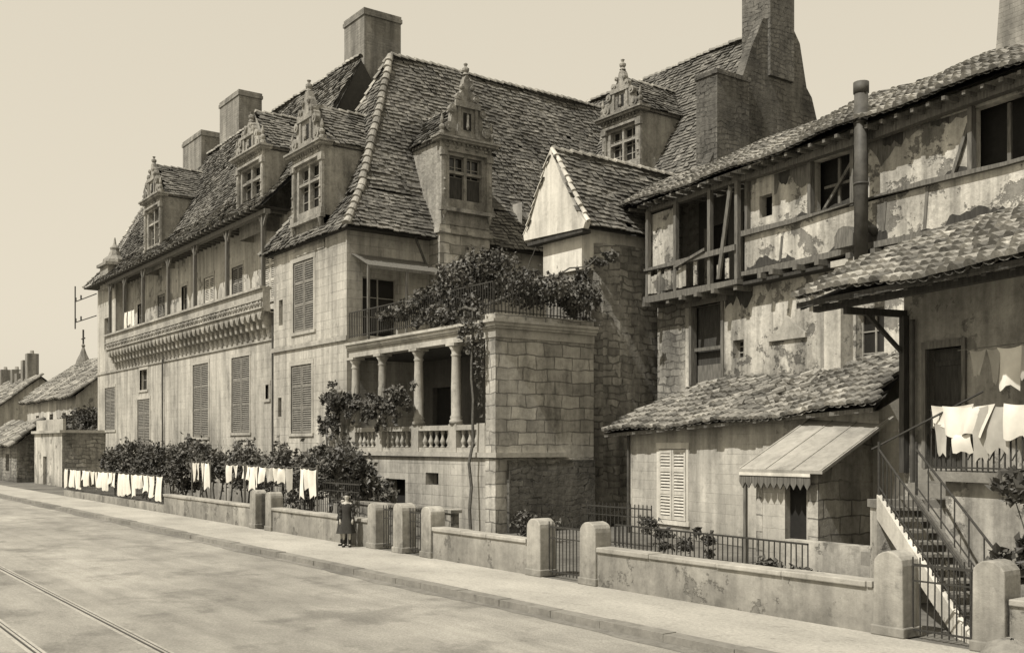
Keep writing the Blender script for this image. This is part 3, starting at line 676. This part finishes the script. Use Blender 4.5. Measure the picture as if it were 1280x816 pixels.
for v in (.045,WD+.03):
    ri.tube(T.p(0,v,zt0+.95),T.p(L,v,.95),.022); ri.tube(T.p(0,v,zt0+.25),T.p(L,v,.25),.014)
    for i in range(20 if v<.1 else 8):
        u=L*i/(19 if v<.1 else 7); z=zt0*(1-u/L); ri.tube(T.p(u,v,z+.05),T.p(u,v,z+.95),.013,seg=5)
    for u in (0,L): ri.tube(T.p(u,v,(zt0 if u==0 else 0)),T.p(u,v,(zt0 if u==0 else 0)+1.1),.028)
H('landing','plaster').box(T,-.35,0,0,1.5,0,zt0-.15); H('landing','step').box(T,-.4,0.0,-.04,1.52,zt0-.148,zt0)
ri.tube(T.p(-.35,.03,zt0+.95),T.p(.9,1.6,zt0+2.0),.02)
H.done()

# ------------------------------------------------------------ parapet walls and piers
def pier(x,w=.52,d=.46,h=1.35,y=14.3):
    w*=ru(.94,1.08); h*=ru(.97,1.02)
    r=w/2; out=[(x,0),(x+w,0),(x+w*.98,h-r*.8)]
    for k in range(1,8): t=math.pi*k/8; out.append((x+r+r*.98*math.cos(t)+ru(-.006,.006),h-r*.8+r*.8*math.sin(t)+ru(-.008,.008)))
    out.append((x+.01,h-r*.8)); g=G(); g.prism(Fr(0,y,1,0),out,-.05,d-.05); g.box(W,x-.03,x+w+.03,y-.08,y+d-.02,0,.16)
    o=g.obj('gate_pier','pier'); m=o.modifiers.new('bevel','BEVEL'); m.width=.02; m.segments=2; m.limit_method='ANGLE'; m.angle_limit=.6
for x in (-35.6,-34.2,-26.7,-25.2,-23.7,-19.0,-17.1,-9.85,-8.2): pier(x)
def pwall(x0,x1,h=.72):
    e=empty('parapet_wall'); g=G()
    g.box(W,x0,x1,14.3,14.6,0,h); g.obj('wall_body','parapet',e)
    g=G(); x=x0
    while x<x1-.01:
        xe=min(x1,x+ru(1.1,1.9)); g.box(W,x+.004,xe-.004,14.25+ru(-.01,.01),14.66,h+.001,h+.10+ru(-.012,.012)); x=xe
    o=g.obj('coping','wallcap',e); m=o.modifiers.new('bevel','BEVEL'); m.width=.018; m.segments=2
for a,b in ((-45.5,-35.62),(-33.66,-26.72),(-23.16,-19.02),(-16.56,-9.87),(-7.66,6)): pwall(a,b)
def gate(x0,x1,h=1.15,y=14.5):
    g=G(); ironrail(g,Fr(0,y,1,0),x0,x1,0,.05,h,.12,True); g.obj('iron_gate','iron')
gate(-35.06,-34.22); gate(-26.16,-25.22); gate(-24.66,-23.72); gate(-18.46,-17.12); gate(-9.3,-8.22)
g=G(); ironrail(g,Fr(0,14.5,1,0),-64,-45.55,0,.32,1.5,.15,True); g.obj('iron_fence','iron')
g=G(); g.box(W,-64,-45.52,14.32,14.62,0,.34); g.obj('fence_base_wall','parapet')
g=G(); ironrail(g,Fr(0,15.2,1,0),-38,-29,0,.1,1.75,.14,True); g.obj('iron_fence','iron')
g=G(); ironrail(g,Fr(-20.9,18.7,.995,-.05),0,6.6,0,.0,.85,.16,False,r=.015); g.obj('iron_fence','iron')
g=G(); ironrail(g,Fr(-24.3,20.6,1,0),0,2.8,0,0,1.15,.17,True,r=.016); g.obj('iron_fence','iron')
g=G(); g.box(W,-33.5,-26.5,17.0,17.3,0,.9); g.box(W,-33.6,-26.4,16.95,17.35,.902,1.0); g.obj('garden_wall','rubble2')

g=G(); g.lathe(W,-7.3,13.65,[(.42,0),(.42,.08),(.38,.2),(.3,.28),(.15,.34),(.03,.36)],11)
g.V=[(x+ru(-.04,.04),y+ru(-.04,.04),z+ru(-.03,.03) if z>0.02 else z) for x,y,z in g.V]; g.obj('guard_stone','pier',None,True)

# ------------------------------------------------------------ foliage
def leaves(ells,n,size,name,mat,parent,droop=.0):
    V=[];F=[];A=[]
    vols=np.array([e[3]*e[4]*e[5] for e in ells])**.8; vols/=vols.sum()
    for e,fr_ in zip(ells,vols):
        cnt=int(n*fr_); nc=max(5,int(cnt/38))
        cl=rng.normal(size=(nc,3)); cl/=np.linalg.norm(cl,axis=1)[:,None]; cl*=rng.uniform(.35,1.2,nc)[:,None]**.6
        shade=rng.uniform(0,1,nc)
        k=rng.integers(0,nc,cnt); p=cl[k]+rng.normal(size=(cnt,3))*.19
        P=p*np.array(e[3:6])+np.array(e[:3])
        for i in range(cnt):
            a=rng.normal(size=3); a/=np.linalg.norm(a); nn=rng.normal(size=3)+np.array([0,-.3,.7]); b=np.cross(a,nn); b/=np.linalg.norm(b)+1e-6
            s=size*rng.uniform(.6,1.3); c=P[i]; m=len(V)
            up=np.cross(a,b)*s*.15
            V+= [c-a*s*.5, c+b*s*.38+up, c+a*s*.6, c-b*s*.38+up]; F.append((m,m+1,m+2,m+3)); A.append(min(1,max(0,shade[k[i]]*.7+.3*R())))
    return mesh(name,V,F,M[mat],parent,A)
def stems(g,pts,r0,r1):
    n=len(pts)-1
    for i in range(n): g.tube(pts[i],pts[i+1],r0+(r1-r0)*i/n,r0+(r1-r0)*(i+1)/n,6)
def wig(p0,p1,n,a):
    return [tuple(p0[k]+(p1[k]-p0[k])*i/n+(ru(-a,a) if 0<i<n else 0) for k in range(3)) for i in range(n+1)]
e=empty('terrace_vine')
E1=[(-35.6,20.2,8.1,.8,.6,.22),(-34.2,20.3,8.2,1.0,.6,.35),(-32.8,20.6,8.5,1.2,.8,.55),(-31.4,20.7,8.9,1.1,.9,.8),(-30.2,21,8.9,1.2,1.1,.7),(-29.0,22.3,8.5,1.1,1.3,.55),(-28.4,23.7,8.2,.7,.8,.5),(-27.9,24.4,9.7,.6,.4,.25),(-28.5,23.9,9.1,.3,.3,.6),(-31.0,20.0,7.8,1.5,.4,.5),(-29.5,19.8,7.1,.5,.3,.8),(-28.9,19.75,5.4,.16,.15,1.7),(-33,20,7.6,.9,.3,.35)]
leaves(E1,12500,.16,'leaves','leaf',e)
g=G(); stems(g,wig((-29.3,19.6,0),(-29.4,19.75,7.6),10,.08),.06,.04); stems(g,wig((-29.4,19.75,7.6),(-33.5,20.6,8.5),8,.15),.05,.02); stems(g,wig((-29.4,19.75,7.6),(-28.0,24.2,9.7),8,.15),.05,.02)
for i in range(40):
    a=(ru(-34.5,-28.6),ru(20,23),ru(8.0,9.1)); stems(g,wig(a,(a[0]+ru(-1,1),a[1]+ru(-.6,.6),a[2]+ru(-.4,1.2)),4,.08),.02,.006)
g.obj('stems','bark',e)
e=empty('loggia_vine'); LV=[]
for i in range(22):
    t=i/21; LV.append((-40.1+6.6*t+ru(-.2,.2),19.45+ru(-.1,.15),4.95+.25*math.sin(t*7)-.35*t+ru(-.45,.3),ru(.3,.7),ru(.2,.35),ru(.2,.45)))
for i in range(7): LV.append((-40.2+ru(-.2,1.2),19.4,ru(3.4,4.6),.3,.25,.45))
for i in range(5): LV.append((ru(-38.5,-33.4),19.6,ru(3.8,4.3),.18,.15,.4))
leaves(LV,5200,.15,'leaves','leaf',e)
g=G(); stems(g,wig((-39.6,19.4,0),(-40.0,19.5,4.6),7,.12),.06,.04); stems(g,wig((-40.0,19.5,4.6),(-33.6,19.55,4.8),12,.15),.04,.015)
for i in range(16):
    a=(ru(-40,-34),19.5,ru(4.5,5)); stems(g,wig(a,(a[0]+ru(-.8,.8),19.4,a[2]+ru(-1,.9)),4,.06),.015,.005)
g.obj('stems','bark',e)
e=empty('grapevine_hedge'); E2=[]
x=-63.0
while x<-33.0:
    h=ru(.45,1.05); E2.append((x,17+ru(-.7,.7),1.8+ru(-.3,.5),ru(.7,1.4),.7,h)); x+=ru(.6,1.4)
leaves(E2,20000,.19,'leaves','leafd',e)
g=G()
for q in E2: 
    stems(g,wig((q[0],q[1],0),(q[0]+ru(-.3,.3),q[1],q[2]+.5),5,.08),.05,.015)
    for k in range(3): stems(g,wig((q[0],q[1],q[2]),(q[0]+ru(-.8,.8),q[1],q[2]+ru(.6,1.4)),4,.06),.015,.005)
g.obj('stems','bark',e)
e=empty('garden_shrub'); leaves([(-35.2,17.8,2.0,1.2,.9,.85),(-34.0,17.9,1.5,.8,.7,.6),(-32.8,17.9,1.1,.8,.6,.45)],2900,.18,'leaves','leafd',e)
g=G()
for i in range(8): stems(g,wig((-35.0+ru(-.2,.2),17.8,0),(-35.0+ru(-1,1),17.8+ru(-.5,.5),2),4,.06),.035,.01)
g.obj('stems','bark',e)
e=empty('oleander_bush'); OB=[]
for i in range(12): OB.append((-7.5+ru(-.7,.6),15.7+ru(-.4,.4),ru(1.0,2.5),.35,.3,.28))
leaves(OB,1900,.17,'leaves','leaf',e)
g=G()
for i in range(18): stems(g,wig((-7.5+ru(-.1,.1),15.7,0),(-7.5+ru(-.8,.7),15.7+ru(-.5,.5),ru(1.6,2.8)),4,.05),.025,.008)
g.obj('stems','bark',e)
e=empty('garden_plants'); leaves([(-19.6,19.6,.35,.6,.3,.3),(-18.6,19.6,.4,.4,.3,.35),(-25.6,19.6,.4,1.0,.3,.45),(-22.4,21.4,.5,.5,.3,.4),(-14,17.5,.3,.8,.3,.3)],1500,.13,'leaves','leafd',e)
e=empty('garden_tree'); leaves([(-88,21.5,4.6,3,2,1.2),(-84,21,4.3,2,1.6,1.0),(-93,22,4.4,2.5,2,1.1)],3200,.34,'crown','leafd',e)
g=G()
for x in (-88,-85): 
    stems(g,wig((x,21.3,0),(x+.4,21.3,4.6),5,.15),.2,.08)
    for i in range(6): stems(g,wig((x+.2,21.3,2.5),(x+ru(-2.5,2.5),21.3+ru(-1,1),ru(4,5.6)),4,.15),.08,.02)
g.obj('trunk','bark',e)

# ------------------------------------------------------------ laundry
def cloth(g,p,d,w,h,taper=0,amp=.06):
    nx=max(4,int(w/.07));nz=8;d=Vector(d).normalized();nrm=Vector((d.y,-d.x,0));ph=ru(0,6);k=ru(7,12);P=[]
    sk=ru(-.08,.08)
    for j in range(nz+1):
        t=j/nz
        for i in range(nx+1):
            s=i/nx; x=(s-.5)*w*(1-taper*t)+w/2+sk*t; z=-h*t*(1+.08*math.sin(s*9+ph))-.04*math.sin(math.pi*s)*(1-t)
            q=Vector(p)+d*x+nrm*(amp*t**.5*math.sin(k*s*w+ph+t)+.02*math.sin(3*t+ph))+Vector((0,0,z)); P.append(tuple(q))
    F=[(j*(nx+1)+i,j*(nx+1)+i+1,(j+1)*(nx+1)+i+1,(j+1)*(nx+1)+i) for j in range(nz) for i in range(nx)]
    g.add(P,F)
def laundry_line(x0,x1,y,z,hs,fill=.85,posts=True,big=.7):
    e=empty('laundry_line'); g=G(); g2=G(); x=x0+.1
    while x<x1-.3:
        w=ru(.3,big); 
        if R()<fill: cloth(g if R()<.82 else g2,(x,y+ru(-.02,.02),z-.02-ru(0,.03)),(1,0,0),w,ru(*hs),ru(0,.35),.08)
        x+=w+(ru(-.02,.06) if R()<.6 else ru(.1,.3))
    g.obj('linens','cloth',e,True); g2.obj('grey_linens','cloth2',e,True)
    g=G(); g.tube((x0,y,z),(x1,y,z),.01,seg=4)
    if posts:
        for x in (x0,x1): g.tube((x,y,0),(x,y,z+.1),.03)
    g.obj('rope_and_posts','wood',e)
laundry_line(-63.5,-46,14.25,1.62,(.55,1.1),.92,False,1.3)
laundry_line(-44.8,-42.5,15.3,2.25,(.7,1.1),.9); laundry_line(-41.5,-39.4,15.6,2.2,(.5,.8),.95)
laundry_line(-38.0,-31.6,15.0,2.2,(.5,1.0),.96)
e=empty('gallery_laundry'); g=G()
for x in (-69.5,-68.7,-68.0): cloth(g,(x,19.3,11.6),(1,0,0),.6,ru(.7,1.2),.1)
g.obj('linens','cloth',e,True); g=G(); g.tube((-70.4,19.3,11.62),(-66.3,19.3,11.62),.01,seg=4); g.obj('rope','wood',e)
e=empty('balcony_laundry'); g=G(); g2=G(); d=(.971,-.239,0)
cloth(g,K.p(3.2,.55,3.72),d,1.0,.42,.1,.03); cloth(g,K.p(3.5,.5,3.70),d,1.2,.55,.3,.05); cloth(g2,K.p(4.2,.53,3.68),d,.35,.95,.3,.04)
cloth(g2,K.p(4.55,.53,3.68),d,.5,.8,.1,.04); cloth(g,K.p(3.75,.51,3.2),d,.4,.35,.0,.04); cloth(g2,K.p(3.25,.53,3.4),d,.35,.6,.2,.05); cloth(g,K.p(4.9,.5,3.7),d,.7,.6,.2,.05)
for u,w_,h_ in ((3.45,.4,.5),(3.85,.3,.65),(4.1,.55,.75),(4.65,.35,.6),(5.0,.6,.8),(5.7,.5,.6)): cloth(g2 if u in(4.65,3.45,3.85) else g,K.p(u,1.2+ru(-.03,.03),4.75),d,w_,h_,.25,.09)
g.obj('linens','cloth',e,True); g2.obj('grey_linens','cloth2',e,True)
g=G(); g.tube(K.p(3.2,1.2,4.77),K.p(8,1.2,4.8),.01,seg=4); g.obj('rope','wood',e)

# ------------------------------------------------------------ people
def person(x,y,hgt,yaw,name):
    e=empty(name); k=hgt/1.6; ca,sa=math.cos(yaw),math.sin(yaw)
    def T_(p): return (x+(p[0]*ca-p[1]*sa)*k, y+(p[0]*sa+p[1]*ca)*k, p[2]*k)
    V=[];Ed=[];Rd=[]
    def v(p,r,par=None):
        V.append(T_(p)); Rd.append(r*k); 
        if par is not None: Ed.append((par,len(V)-1))
        return len(V)-1
    pel=v((0,0,.86),.12); wa=v((0,0,.98),.10,pel); ch=v((0,0,1.2),.125,wa); ns=v((0,0,1.32),.07,ch); nk=v((0,-.005,1.39),.045,ns)
    jaw=v((0,-.02,1.44),.06,nk); hd=v((0,0,1.51),.085,jaw); tp=v((0,.01,1.56),.07,hd)
    for q in (-1,1):
        sh=v((q*.15,0,1.29),.05,ns); el=v((q*.2,.02,1.04),.038,sh); wr=v((q*.19,-.07,.83),.026,el); pa=v((q*.185,-.085,.77),.032,wr)
        for f,(dx,dl) in enumerate(((-.02,.065),(-.007,.075),(.006,.07),(.018,.055))):
            a=v((q*.185+dx,-.09,.77-dl*.6),.009,pa); v((q*.185+dx,-.08,.77-dl*1.2),.007,a)
        th=v((q*.16,-.1,.755),.009,pa); v((q*.155,-.105,.725),.008,th)
        hp=v((q*.085,0,.8),.085,pel); kn=v((q*.09,-.01,.45),.055,hp); an=v((q*.09,.02,.08),.033,kn); v((q*.1,-.09,.03),.03,an)
    me=bpy.data.meshes.new('body'); me.from_pydata(V,Ed,[]); me.materials.append(M['skin']); o=bpy.data.objects.new('body',me); scene.collection.objects.link(o); o.parent=e
    m=o.modifiers.new('Skin','SKIN'); m.use_smooth_shade=True
    for i,r in enumerate(Rd): me.skin_vertices[0].data[i].radius=(r,r)
    me.skin_vertices[0].data[0].use_root=True
    o.modifiers.new('Sub','SUBSURF').levels=1; o.modifiers['Sub'].render_levels=2
    rings=[(.42,.26,.22),(.44,.255,.215),(.6,.22,.185),(.8,.18,.15),(.93,.135,.115),(1.05,.135,.12),(1.2,.165,.13),(1.29,.15,.105),(1.335,.075,.065)]
    P=[];F=[];n=20
    for j,(z,a,b) in enumerate(rings):
        for i in range(n):
            t=2*math.pi*i/n; f=1+(.06*math.sin(5*t) if z<.85 else 0); P.append(T_((a*f*math.cos(t),b*f*math.sin(t),z)))
    for j in range(len(rings)-1):
        for i in range(n): F.append((j*n+i,j*n+(i+1)%n,(j+1)*n+(i+1)%n,(j+1)*n+i))
    mesh('dress',P,F,M['dress'],e,None,True)
    g=G()
    for q in (-1,1):
        pts=[(q*.13,0,1.3),(q*.175,.005,1.2),(q*.2,.02,1.04),(q*.195,-.03,.93),(q*.19,-.065,.85)]; rr=[.06,.062,.05,.045,.045]
        for i in range(4): g.tube(T_(pts[i]),T_(pts[i+1]),rr[i]*k,rr[i+1]*k,10)
        g.tube(T_((q*.09,.02,.05)),T_((q*.09,.02,.42)),.045*k,.058*k,10)
        g.tube(T_((q*.09,.03,.035)),T_((q*.1,-.12,.03)),.042*k,.034*k,8)
    g.obj('sleeves_and_stockings','dress',e,True)
    P=[];F=[];n=14
    for j in range(7):
        t=j/6*math.pi*.62
        for i in range(n):
            ph=2*math.pi*i/n; rr=.108*math.sin(t); zz=1.53+.115*math.cos(t); yy=rr*math.sin(ph)+.015; 
            if yy<-.03 and j>3: yy=0; zz=1.56
            P.append(T_((rr*math.cos(ph)*.95,yy,zz)))
    for j in range(6):
        for i in range(n): F.append((j*n+i,j*n+(i+1)%n,(j+1)*n+(i+1)%n,(j+1)*n+i))
    mesh('hair',P,F,M['hair'],e,None,True)
    g=G(); g.tube(T_((0,-.085,1.52)),T_((0,-.118,1.49)),.008*k,.016*k,6)
    for q in (-1,1): g.tube(T_((q*.092,.0,1.48)),T_((q*.098,.0,1.53)),.016*k,.018*k,6)
    g.obj('nose_and_ears','skin',e,True)
    g=G()
    for q in (-1,1): g.tube(T_((q*.032,-.078,1.52)),T_((q*.032,-.09,1.52)),.01*k,.006*k,6)
    g.tube(T_((-.022,-.088,1.452)),T_((.022,-.088,1.452)),.005*k,seg=5); g.obj('eyes_and_mouth','hair',e)
person(-27.2,13.85,1.55,.9,'standing_girl')
person(-27.62,13.95,1.40,.4,'standing_girl')

# ------------------------------------------------------------ distant buildings
H=House('garden_outbuilding')
H('walls','plaster').wall(Fr(0,17.1,1,0),-86,-77,0,3.8,[(-83,-81.8,0,2.1)]); H('walls','rubble2').wall(Fr(-77,17.1,0,1),0,3.2,0,3.8); H('door','woodd').box(W,-83,-81.8,17.3,17.35,0,2.1)
H('cornice','wallcap').box(W,-86.2,-76.8,16.9,20.3,3.8,4.0); H('walls','plaster').box(W,-86,-77.02,19.9,20.2,0,3.79)
H('terrace_wall','wallcap').box(W,-85.8,-77.2,17.2,17.4,4.0,4.8)
H.done()
def house(name,x0,x1,y0,y1,ez,rz,wm='plaster',ops=(),axis='x'):
    H=House(name); H('walls',wm).wall(Fr(0,y0,1,0),x0,x1,0,ez,list(ops)); 
    H('window_recess','dark').box(W,x0+.2,x1-.2,y0+.36,y0+.4,.1,ez-.1)
    H('walls',wm).quad((x1,y0,0),(x1,y1,0),(x1,y1,ez),(x1,(y0+y1)/2,rz),(x1,y0,ez)); H('walls',wm).quad((x0,y0,0),(x0,y1,0),(x0,y1,ez),(x0,(y0+y1)/2,rz),(x0,y0,ez)); H('walls',wm).quad((x0,y1,0),(x1,y1,0),(x1,y1,ez),(x0,y1,ez))
    ym=(y0+y1)/2; canal(H,[(x0-.4,y0-.6,ez-.2),(x1+.4,y0-.6,ez-.2),(x1+.4,ym,rz+.1),(x0-.4,ym,rz+.1)],.5,.7,.2)
    H('roof_back','under').quad((x0-.4,ym,rz+.1),(x1+.4,ym,rz+.1),(x1+.4,y1+.6,ez-.2),(x0-.4,y1+.6,ez-.2))
    return H
H=house('distant_house',-114,-94,22,31,7.2,11.0,'plaster',[(-110,-108.6,3.8,5.8),(-104,-102.6,3.8,5.8),(-99,-97.6,3.8,5.8)])
H('roof_cross','iron').tube((-110.2,26.5,11.4),(-110.2,26.5,14.6),.09); H('roof_cross','iron').tube((-110.8,26.5,13.7),(-109.6,26.5,13.7),.07); H('roof_cross','chim').lathe(W,-110.2,26.5,[(.8,10.9),(.65,11.5),(.35,12.1),(.12,12.8),(.2,13.0),(.05,13.2)],8)
H.done()
H=house('distant_house',-146,-120,20,29,6.6,10.2,'plaster',[(-142,-140.6,3,5),(-136,-134.6,3,5),(-130,-128.6,3,5),(-125,-123.6,3,5)])
for x,h in ((-141,12.6),(-134,12.2),(-131.5,11.6),(-128,12.9),(-125.6,13.5)):
    H('chimneys','chim').box(W,x,x+1.2,24,25.2,8,h-.4); H('chimneys','ridge').lathe(W,x+.35,24.6,[(.2,h-.4),(.16,h)],7); H('chimneys','ridge').lathe(W,x+.85,24.6,[(.2,h-.4),(.16,h-.05)],7)
H.done()
H=house('garden_shed',-101,-88.5,16.3,20,3.0,4.6,'rubble2',[(-98,-96.5,0,2.2),(-93,-91.5,.8,2.2)]); H.done()
H=house('distant_house',-190,-150,15,26,6.5,9.8,'plaster',[(-186+i*6,-184.5+i*6,3,5) for i in range(6)]); H.done()
H=house('distant_house',-260,-195,14.6,26,6.0,9.0,'plaster'); H.done()

# ------------------------------------------------------------ light, sky, camera
sd=Vector((.05,-.60,.80)).normalized()
L=bpy.data.lights.new('sun','SUN'); L.energy=5.0; L.angle=math.radians(.6); L.color=(1,.95,.87)
lo=bpy.data.objects.new('sun',L); lo.rotation_euler=sd.to_track_quat('Z','Y').to_euler(); scene.collection.objects.link(lo)
w=bpy.data.worlds.new('World'); scene.world=w; w.use_nodes=True; nt=w.node_tree
sk=nt.nodes.new('ShaderNodeTexSky'); sk.sky_type='NISHITA'; sk.sun_disc=False; sk.sun_elevation=math.asin(sd.z); sk.sun_rotation=math.atan2(sd.x,sd.y); sk.air_density=1.0; sk.dust_density=3.0; sk.ozone_density=1
bw=nt.nodes.new('ShaderNodeRGBToBW'); nt.links.new(sk.outputs[0],bw.inputs[0])
pw=nt.nodes.new('ShaderNodeMath'); pw.operation='POWER'; nt.links.new(bw.outputs[0],pw.inputs[0]); pw.inputs[1].default_value=.18
cm=nt.nodes.new('ShaderNodeVectorMath'); cm.operation='MULTIPLY'; nt.links.new(pw.outputs[0],cm.inputs[0]); cm.inputs[1].default_value=(6.45,5.85,4.70)
bg=nt.nodes['Background']; nt.links.new(cm.outputs[0],bg.inputs[0]); bg.inputs[1].default_value=.10
cd=bpy.data.cameras.new('camera'); co=bpy.data.objects.new('camera',cd); scene.collection.objects.link(co); scene.camera=co
co.location=(0,0,3.0); co.rotation_euler=(math.pi/2,0,math.atan2(.8082,.5889)); cd.sensor_width=36; cd.lens=36*1290/1280; cd.shift_y=147/1280; cd.clip_end=2000; cd.clip_start=.1
scene.view_settings.view_transform='Standard'; scene.view_settings.look='None'; scene.view_settings.exposure=0
print('done',len(bpy.data.objects))
